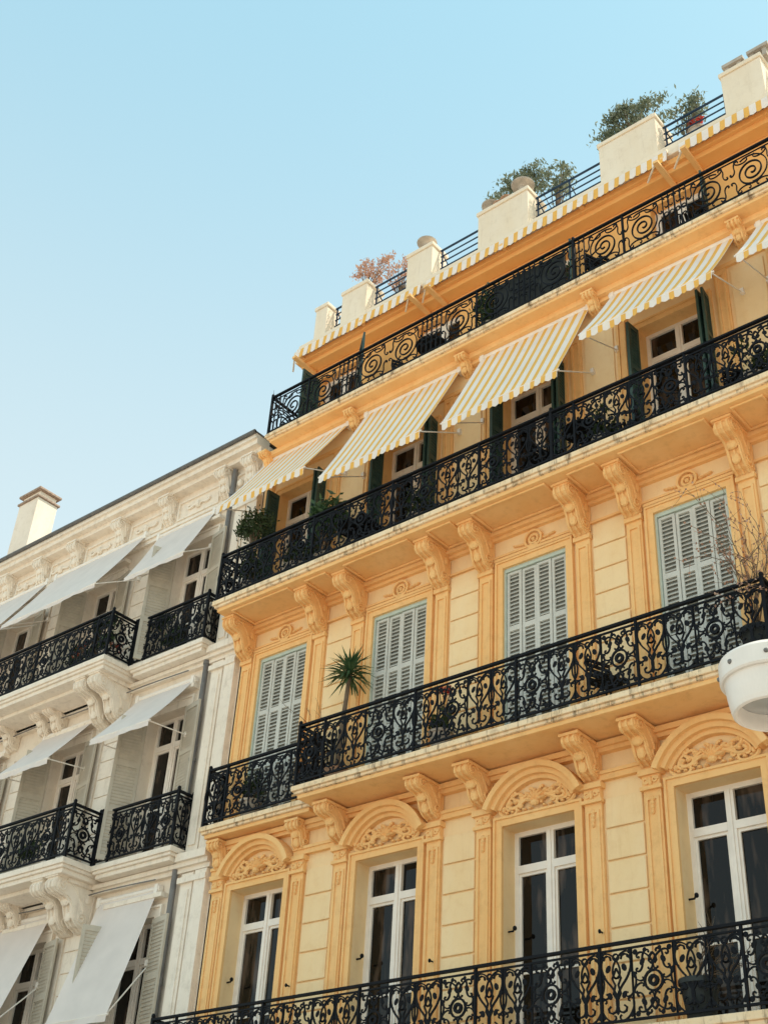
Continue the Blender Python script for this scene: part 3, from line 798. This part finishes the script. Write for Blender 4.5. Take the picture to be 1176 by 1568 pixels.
awning('white_awning', -19.35, -17.55, 16.75, 15.42, -0.75, False, 15.9, 0.12)
awning('white_awning', -23.0, -19.8, 17.0, 15.25, -1.15, False, 15.9, 0.12)
awning('white_awning', -26.6, -23.3, 17.0, 15.25, -1.15, False, 15.9, 0.12)
awning('white_awning', -19.05, -17.4, 12.72, 11.55, -1.0, False, 11.6, 0.14)
awning('white_awning', -22.0, -20.35, 12.65, 11.5, -1.0, False, 11.6, 0.14)
awning('white_awning', -25.0, -23.35, 12.65, 11.5, -1.0, False, 11.6, 0.14)
awning('white_awning', -19.1, -17.5, 8.65, 6.45, -0.75, False, 7.4, 0.14)
awning('white_awning', -22.2, -20.5, 8.65, 6.6, -0.85, False, 7.4, 0.14)

# ================================================================== PLANTS
def foliage(mb, c, R, n, size, clumps, m=0, spread=0.35):
    cc = []
    for _ in range(clumps):
        while True:
            q = Vector([random.uniform(-1, 1) for _ in range(3)])
            if q.length < 1: break
        cc.append(Vector((q.x*R[0], q.y*R[1], q.z*R[2])))
    for _ in range(n):
        q = random.choice(cc)
        p_ = Vector(c) + q + Vector((random.gauss(0, R[0]*spread), random.gauss(0, R[1]*spread), random.gauss(0, R[2]*spread)))*0.7
        d = Vector([random.gauss(0, 1) for _ in range(3)]).normalized(); u = d.orthogonal().normalized()
        s = size*random.uniform(0.6, 1.4)
        mb.face([p_-d*s, p_+u*s*0.35, p_+d*s, p_-u*s*0.35], m)
    return cc

def bush(name, c, R, n, size, clumps, mat_, base, pot=True, spread=0.35):
    mb = MB()
    cc = foliage(mb, c, R, n, size, clumps, 0, spread)
    for q in cc[:18]:
        e = Vector(c)+q; b0 = Vector(base)
        mb.tube([b0, b0.lerp(e, 0.5)+Vector((random.uniform(-.04, .04), random.uniform(-.04, .04), 0.03)), e], 0.014, 1, r1=0.004)
    if pot:
        mb.lathe((base[0], base[1], base[2]-0.30), [(0.0, 0), (0.13, 0), (0.18, 0.28), (0.20, 0.28), (0.20, 0.32), (0.16, 0.32), (0.0, 0.29)], 14, 2)
    return mb.obj(name, [mat_, BARK, POT])

bush('olive_shrub', (-7.62, 0.75, 22.72), (0.80, 0.3, 0.45), 2600, 0.05, 46, OLIVE, (-7.55, 0.75, 22.2), pot=False, spread=0.24)
bush('olive_shrub', (-6.55, 0.95, 22.35), (0.42, 0.25, 0.42), 900, 0.05, 22, OLIVE, (-6.6, 0.95, 21.5), spread=0.25)
bush('olive_shrub', (-10.45, 0.95, 23.0), (0.85, 0.3, 0.42), 2000, 0.05, 46, OLIVE, (-10.5, 0.9, 22.2), pot=False, spread=0.22)
bush('olive_shrub', (-9.5, 1.0, 22.45), (0.42, 0.25, 0.42), 800, 0.05, 20, OLIVE, (-9.6, 1.0, 21.5), spread=0.25)
bush('dry_flowering_shrub', (-14.35, 0.75, 22.62), (0.58, 0.28, 0.38), 1000, 0.042, 34, DRY, (-14.5, 0.75, 22.05), pot=False, spread=0.2)
bush('dry_flowering_shrub', (-13.7, 0.95, 22.35), (0.38, 0.25, 0.40), 600, 0.042, 20, DRY, (-13.7, 0.95, 21.5), spread=0.22)
bush('red_flowering_plant', (-6.35, 0.9, 21.95), (0.14, 0.12, 0.1), 120, 0.04, 6, RED, (-6.35, 0.9, 21.6))
bush('round_box_shrub', (-15.65, -0.62, 15.35), (0.34, 0.28, 0.28), 1700, 0.04, 40, LEAF, (-15.65, -0.6, 14.85), pot=False)
bush('round_box_shrub', (-15.6, -0.62, 14.5), (0.25, 0.2, 0.35), 900, 0.04, 20, LEAF, (-15.6, -0.6, 13.97))
bush('balcony_palm_plant', (-13.75, -0.55, 14.85), (0.35, 0.25, 0.35), 600, 0.09, 20, YUC, (-13.75, -0.55, 13.97))
bush('balcony_shrub', (-14.4, -0.6, 14.3), (0.3, 0.2, 0.3), 500, 0.05, 14, LEAF, (-14.4, -0.6, 13.97))
bush('balcony_shrub', (-10.4, -0.1, 18.50), (0.35, 0.3, 0.42), 1900, 0.05, 30, LEAF, (-10.4, -0.1, 18.08))
bush('balcony_shrub', (-9.0, -0.15, 18.45), (0.3, 0.2, 0.3), 700, 0.05, 16, LEAF, (-9.0, -0.15, 18.08))
bush('balcony_shrub', (-10.9, -0.6, 9.95), (0.2, 0.15, 0.25), 300, 0.05, 10, LEAF, (-10.9, -0.6, 9.75))
bush('balcony_shrub', (-11.6, -0.55, 14.2), (0.25, 0.2, 0.35), 500, 0.05, 12, LEAF, (-11.6, -0.55, 13.97))
bush('balcony_shrub', (-7.9, -0.55, 14.2), (0.3, 0.2, 0.35), 600, 0.05, 12, LEAF, (-7.9, -0.55, 13.97))
bush('balcony_shrub', (-5.4, -0.55, 14.25), (0.3, 0.2, 0.35), 600, 0.05, 12, LEAF, (-5.4, -0.55, 13.97))
bush('balcony_shrub', (-15.3, -0.2, 10.0), (0.2, 0.12, 0.3), 350, 0.05, 10, LEAF, (-15.3, -0.2, 9.75))
bush('red_flowering_plant', (-10.85, -0.6, 10.45), (0.14, 0.12, 0.08), 110, 0.035, 6, RED, (-10.85, -0.6, 9.95), pot=False)
for (x, y, z) in ((-19.4, -0.85, 13.85), (-20.3, -0.85, 13.8), (-18.6, -0.22, 14.35), (-18.1, -0.22, 13.85), (-19.6, -0.85, 14.35), (-20.6, -0.85, 9.7)):
    bush('flowering_balcony_plant', (x, y, z), (0.32, 0.12, 0.18), 520, 0.042, 14, LEAF, (x, y, z-0.1), pot=False)
bush('red_flowering_plant', (-20.1, -0.92, 13.85), (0.35, 0.08, 0.12), 60, 0.028, 12, RED, (-20.1, -0.9, 13.75), pot=False)
bush('red_flowering_plant', (-19.3, -0.7, 13.8), (0.1, 0.2, 0.12), 60, 0.028, 12, RED, (-19.3, -0.7, 13.75), pot=False)

sc = MB()
sc.box(-10.1, -8.6, -0.40, -0.38, F4+0.1, F4+0.95)
for x in (-10.1, -9.6, -9.1, -8.6): sc.box(x-0.02, x+0.02, -0.42, -0.37, F4, F4+1.0)
sc.obj('balcony_privacy_screen', [SCREEN])

def chair(x, y, z, rot, mat_):
    mb = MB()
    for sx in (-0.2, 0.2):
        mb.tube([(sx, -0.2, 0), (sx, -0.2, 0.44)], 0.014); mb.tube([(sx, 0.2, 0), (sx, 0.22, 0.88)], 0.014)
        mb.tube([(sx, -0.2, 0.64), (sx, 0.2, 0.66)], 0.014)
    for k in range(6): mb.box(-0.21, 0.21, -0.2+k*0.07, -0.15+k*0.07, 0.44, 0.46)
    for k in range(5): mb.box(-0.19, 0.19, 0.205, 0.225, 0.52+k*0.075, 0.57+k*0.075)
    o = mb.obj('balcony_chair', [mat_]); o.location = (x, y, z); o.rotation_euler = (0, 0, rot)
def table(x, y, z, mat_):
    mb = MB(); mb.lathe((0, 0, 0), [(0, 0.70), (0.32, 0.70), (0.32, 0.73), (0, 0.73)], 20)
    for k in range(3):
        a = k*2.1; mb.tube([(0.03*math.cos(a), 0.03*math.sin(a), 0.7), (0.25*math.cos(a), 0.25*math.sin(a), 0)], 0.014)
    o = mb.obj('balcony_table', [mat_]); o.location = (x, y, z)
for (x, y, z, r) in ((-9.0, -0.5, F3, 1.3), (-7.6, -0.45, F3, -1.2), (-12.6, -0.5, F3, 1.5), (-8.0, -0.1, F4, 1.2), (-6.2, -0.1, F4, -1.3), (-5.6, -0.45, F3, 0.8), (-8.1, -0.45, F2, 1.2), (-12.6, 0.05, F4, 1.1)):
    chair(x, y, z, r, IRON)
for (x, y, z) in ((-8.3, -0.5, F3), (-11.9, 0.0, F4), (-13.1, -0.5, F3)):
    table(x, y, z, IRON)

yu = MB()
ytop = Vector((-13.02, -0.42, 11.50))
yu.tube([(-13.22, -0.35, 9.75), (-13.18, -0.36, 10.4), (-13.08, -0.40, 11.0), ytop], 0.05, 1, n=8, r1=0.035)
yu.lathe((-13.22, -0.35, 9.44), [(0.0, 0), (0.14, 0), (0.2, 0.34), (0.21, 0.36), (0.17, 0.36), (0.0, 0.33)], 16, 2)
for k in range(110):
    th = random.uniform(0, 2*math.pi); el = random.uniform(-0.75, 1.45)
    L = random.uniform(0.38, 0.56)
    d = Vector((math.cos(th)*math.cos(el), math.sin(th)*math.cos(el), math.sin(el)))
    sd = d.cross(Vector((0, 0, 1))).normalized()*0.022
    st = ytop+Vector((0, 0, random.uniform(-0.14, 0.06)))
    p1 = st+d*L*0.5; p2 = st+d*L+Vector((0, 0, -0.10*math.cos(el)))
    yu.face([st-sd*0.6, st+sd*0.6, p1+sd, p1-sd], 0); yu.face([p1-sd, p1+sd, p2], 0)
yu.obj('potted_yucca_palm', [YUC, BARK, TERRA])

def twigs(name, base, n, L, up=1.0, sx=0.2, leaves=0):
    mb = MB()
    def grow(p, d, L, r, lev):
        pts = [p]; q = Vector(p); dd = Vector(d)
        for i in range(5):
            dd = (dd+Vector([random.gauss(0, 0.13) for _ in range(3)])).normalized(); q = q+dd*L/5; pts.append(q.copy())
            if lev > 0 and i > 0:
                nd = (dd+Vector([random.gauss(0, 0.6) for _ in range(3)])).normalized()
                grow(q.copy(), nd, L*0.45, r*0.55, lev-1)
        mb.tube(pts, r, 0, n=4, r1=r*0.35)
        if lev == 0 and leaves:
            for _ in range(leaves):
                c = random.choice(pts); u = Vector([random.gauss(0, 1) for _ in range(3)]).normalized(); v = u.orthogonal()
                mb.face([c-u*0.022, c+v*0.012, c+u*0.022, c-v*0.012], 1)
    for _ in range(n):
        d = (Vector((random.gauss(0, sx), random.gauss(0, sx), up))).normalized()
        grow(Vector(base), d, L*random.uniform(0.7, 1.1), 0.011, 2)
    mb.lathe((base[0], base[1], base[2]-0.42), [(0.0, 0), (0.16, 0), (0.22, 0.38), (0.24, 0.38), (0.24, 0.44), (0.2, 0.44), (0.0, 0.42)], 14, 2)
    return mb.obj(name, [BARK, DRY, SCREEN])
twigs('bare_twig_shrub', (-5.80, -0.60, 9.88), 10, 1.45, sx=0.14, leaves=5)
twigs('bare_twig_shrub', (-7.0, -0.65, 5.66), 7, 0.55, sx=0.5, leaves=0)
twigs('bare_twig_shrub', (-13.85, -0.25, 9.86), 3, 1.1, sx=0.12, leaves=0)

# ================================================================== STREET LAMP
SL = empty('street_lamp')
lm = MB()
lc = (-3.43, -6.08, 6.17)
lm.lathe(lc, [(0.0, 0.24), (0.14, 0.24), (0.16, 0.21), (0.31, 0.17), (0.375, 0.13), (0.385, 0.11), (0.385, -0.03), (0.375, -0.045), (0.355, -0.05),
              (0.35, -0.06), (0.34, -0.16), (0.325, -0.25), (0.315, -0.285), (0.30, -0.295), (0.285, -0.29), (0.28, -0.27), (0.27, -0.20), (0.26, -0.17)], 72, 0)
lm.lathe(lc, [(0.261, -0.172), (0.16, -0.20), (0.08, -0.215), (0.0, -0.22)], 48, 1)
for k in range(8):
    a = math.radians(k*45+20)
    lm.ell((lc[0]+0.385*math.cos(a), lc[1]+0.385*math.sin(a), lc[2]+0.04), (0.02, 0.02, 0.02), 2)
lo = lm.obj('lamp_head', [LAMPW, LAMPG, PIPE], SL, smooth=False)
po = MB()
po.tube([(lc[0]+0.1, lc[1], 6.36), (lc[0]+0.5, lc[1], 6.5), (lc[0]+1.1, lc[1], 6.4), (lc[0]+1.5, lc[1], 6.1), (lc[0]+1.55, lc[1], 5.5)], 0.045, n=12)
po.tube([(lc[0]+1.55, lc[1], 0.14), (lc[0]+1.55, lc[1], 5.6)], 0.09, n=16, r1=0.06)
po.lathe((lc[0]+1.55, lc[1], 0.14), [(0.2, 0), (0.2, 0.12), (0.12, 0.3), (0.09, 0.9)], 16)
po.obj('pole', [LAMPW], SL, smooth=True)

# ================================================================== GROUND
PAVE = plaster('pale_limestone_paving', (0.64, 0.56, 0.48), (0.56, 0.48, 0.40), scale=0.4, streak=False)
ASPH = plaster('asphalt', (0.065, 0.065, 0.065), (0.045, 0.045, 0.047), scale=1.0, streak=False)
PAINT = simple('road_paint', (0.75, 0.75, 0.72), 0.6)
g = MB(); g.face([(-2000, -2000, 0), (2000, -2000, 0), (2000, 2000, 0), (-2000, 2000, 0)]); g.obj('ground', [PAVE])
g = MB(); g.box(-150, 150, -4.0, 0.0, 0.004, 0.14); g.box(-150, 150, -4.15, -4.003, 0.004, 0.15); g.obj('pavement', [PAVE], bevel=0.01)
g = MB(); g.face([(-150, -11.0, 0.004), (150, -11.0, 0.004), (150, -4.15, 0.004), (-150, -4.15, 0.004)]); g.obj('road', [ASPH])
g = MB()
for x in range(-60, 60, 4): g.face([(x, -7.65, 0.008), (x+2, -7.65, 0.008), (x+2, -7.5, 0.008), (x, -7.5, 0.008)])
g.obj('road_markings', [PAINT])
g = MB(); g.box(-150, 150, -60, -11.15, 0.004, 0.14); g.box(-150, 150, -11.147, -11.0, 0.004, 0.15); g.obj('promenade', [PAVE], bevel=0.01)
g = MB(); g.lathe((lc[0]+1.55, lc[1], 0.0), [(0.7, 0.004), (0.7, 0.13), (0.66, 0.14), (0.0, 0.14)], 32); g.obj('traffic_island', [PAVE])

# ================================================================== LIGHT
EL, ROT = math.radians(60), math.radians(62)
world = bpy.data.worlds.new('World'); scene.world = world; world.use_nodes = True
wn_ = world.node_tree.nodes; wl = world.node_tree.links
bg = wn_['Background']
sky = wn_.new('ShaderNodeTexSky'); sky.sky_type = 'NISHITA'; sky.sun_disc = False
sky.sun_elevation = EL; sky.sun_rotation = ROT; sky.air_density = 1.0; sky.dust_density = 2.0; sky.ozone_density = 1.0; sky.altitude = 0
tint = wn_.new('ShaderNodeMixRGB'); tint.blend_type = 'MULTIPLY'; tint.inputs['Fac'].default_value = 1.0
tint.inputs['Color2'].default_value = (1.9, 2.6, 2.15, 1)
wl.new(sky.outputs[0], tint.inputs['Color1'])
# maritime haze: pale cyan overhead, near white toward the horizon
tcw = wn_.new('ShaderNodeTexCoord'); sep = wn_.new('ShaderNodeSeparateXYZ'); wl.new(tcw.outputs['Generated'], sep.inputs[0])
mr = wn_.new('ShaderNodeMapRange'); mr.interpolation_type = 'SMOOTHSTEP'
mr.inputs['From Min'].default_value = 0.45; mr.inputs['From Max'].default_value = 0.90
mr.inputs['To Min'].default_value = 0.0; mr.inputs['To Max'].default_value = 1.0
wl.new(sep.outputs['Z'], mr.inputs['Value'])
hc = wn_.new('ShaderNodeMixRGB'); hc.inputs['Color1'].default_value = (5.6, 6.1, 5.9, 1); hc.inputs['Color2'].default_value = (2.9, 4.9, 5.7, 1)
wl.new(mr.outputs[0], hc.inputs['Fac'])
hz = wn_.new('ShaderNodeMixRGB'); hz.inputs['Fac'].default_value = 0.72
wl.new(tint.outputs[0], hz.inputs['Color1']); wl.new(hc.outputs[0], hz.inputs['Color2'])
wl.new(hz.outputs[0], bg.inputs['Color']); bg.inputs['Strength'].default_value = 0.15
sd = Vector((math.sin(ROT)*math.cos(EL), math.cos(ROT)*math.cos(EL), math.sin(EL)))
sun = bpy.data.lights.new('sun', 'SUN'); sun.energy = 5.0; sun.angle = math.radians(0.5); sun.color = (1.0, 0.87, 0.72)
so = bpy.data.objects.new('sun', sun); COL.objects.link(so); so.rotation_euler = sd.to_track_quat('Z', 'Y').to_euler()

# ================================================================== CAMERA
cam = bpy.data.cameras.new('camera'); co = bpy.data.objects.new('camera', cam); COL.objects.link(co)
cam.sensor_fit = 'HORIZONTAL'; cam.sensor_width = 36; cam.lens = 59.88; cam.clip_end = 6000
h = Vector((-0.6665, 0.7455, 0)); pit = math.radians(34.6); rho = math.radians(3.775)
F = h*math.cos(pit)+Vector((0, 0, math.sin(pit))); F.normalize()
R0 = h.cross(Vector((0, 0, 1))).normalized(); U0 = R0.cross(F)
R = R0*math.cos(rho)+U0*math.sin(rho); U = U0*math.cos(rho)-R0*math.sin(rho)
M = Matrix((R, U, -F)).transposed().to_4x4(); M.translation = Vector((0, -14.4, 1.6))
co.matrix_world = M
scene.camera = co
scene.view_settings.view_transform = 'Standard'; scene.view_settings.look = 'None'; scene.view_settings.exposure = 0
scene.cycles.max_bounces = 8; scene.cycles.diffuse_bounces = 5
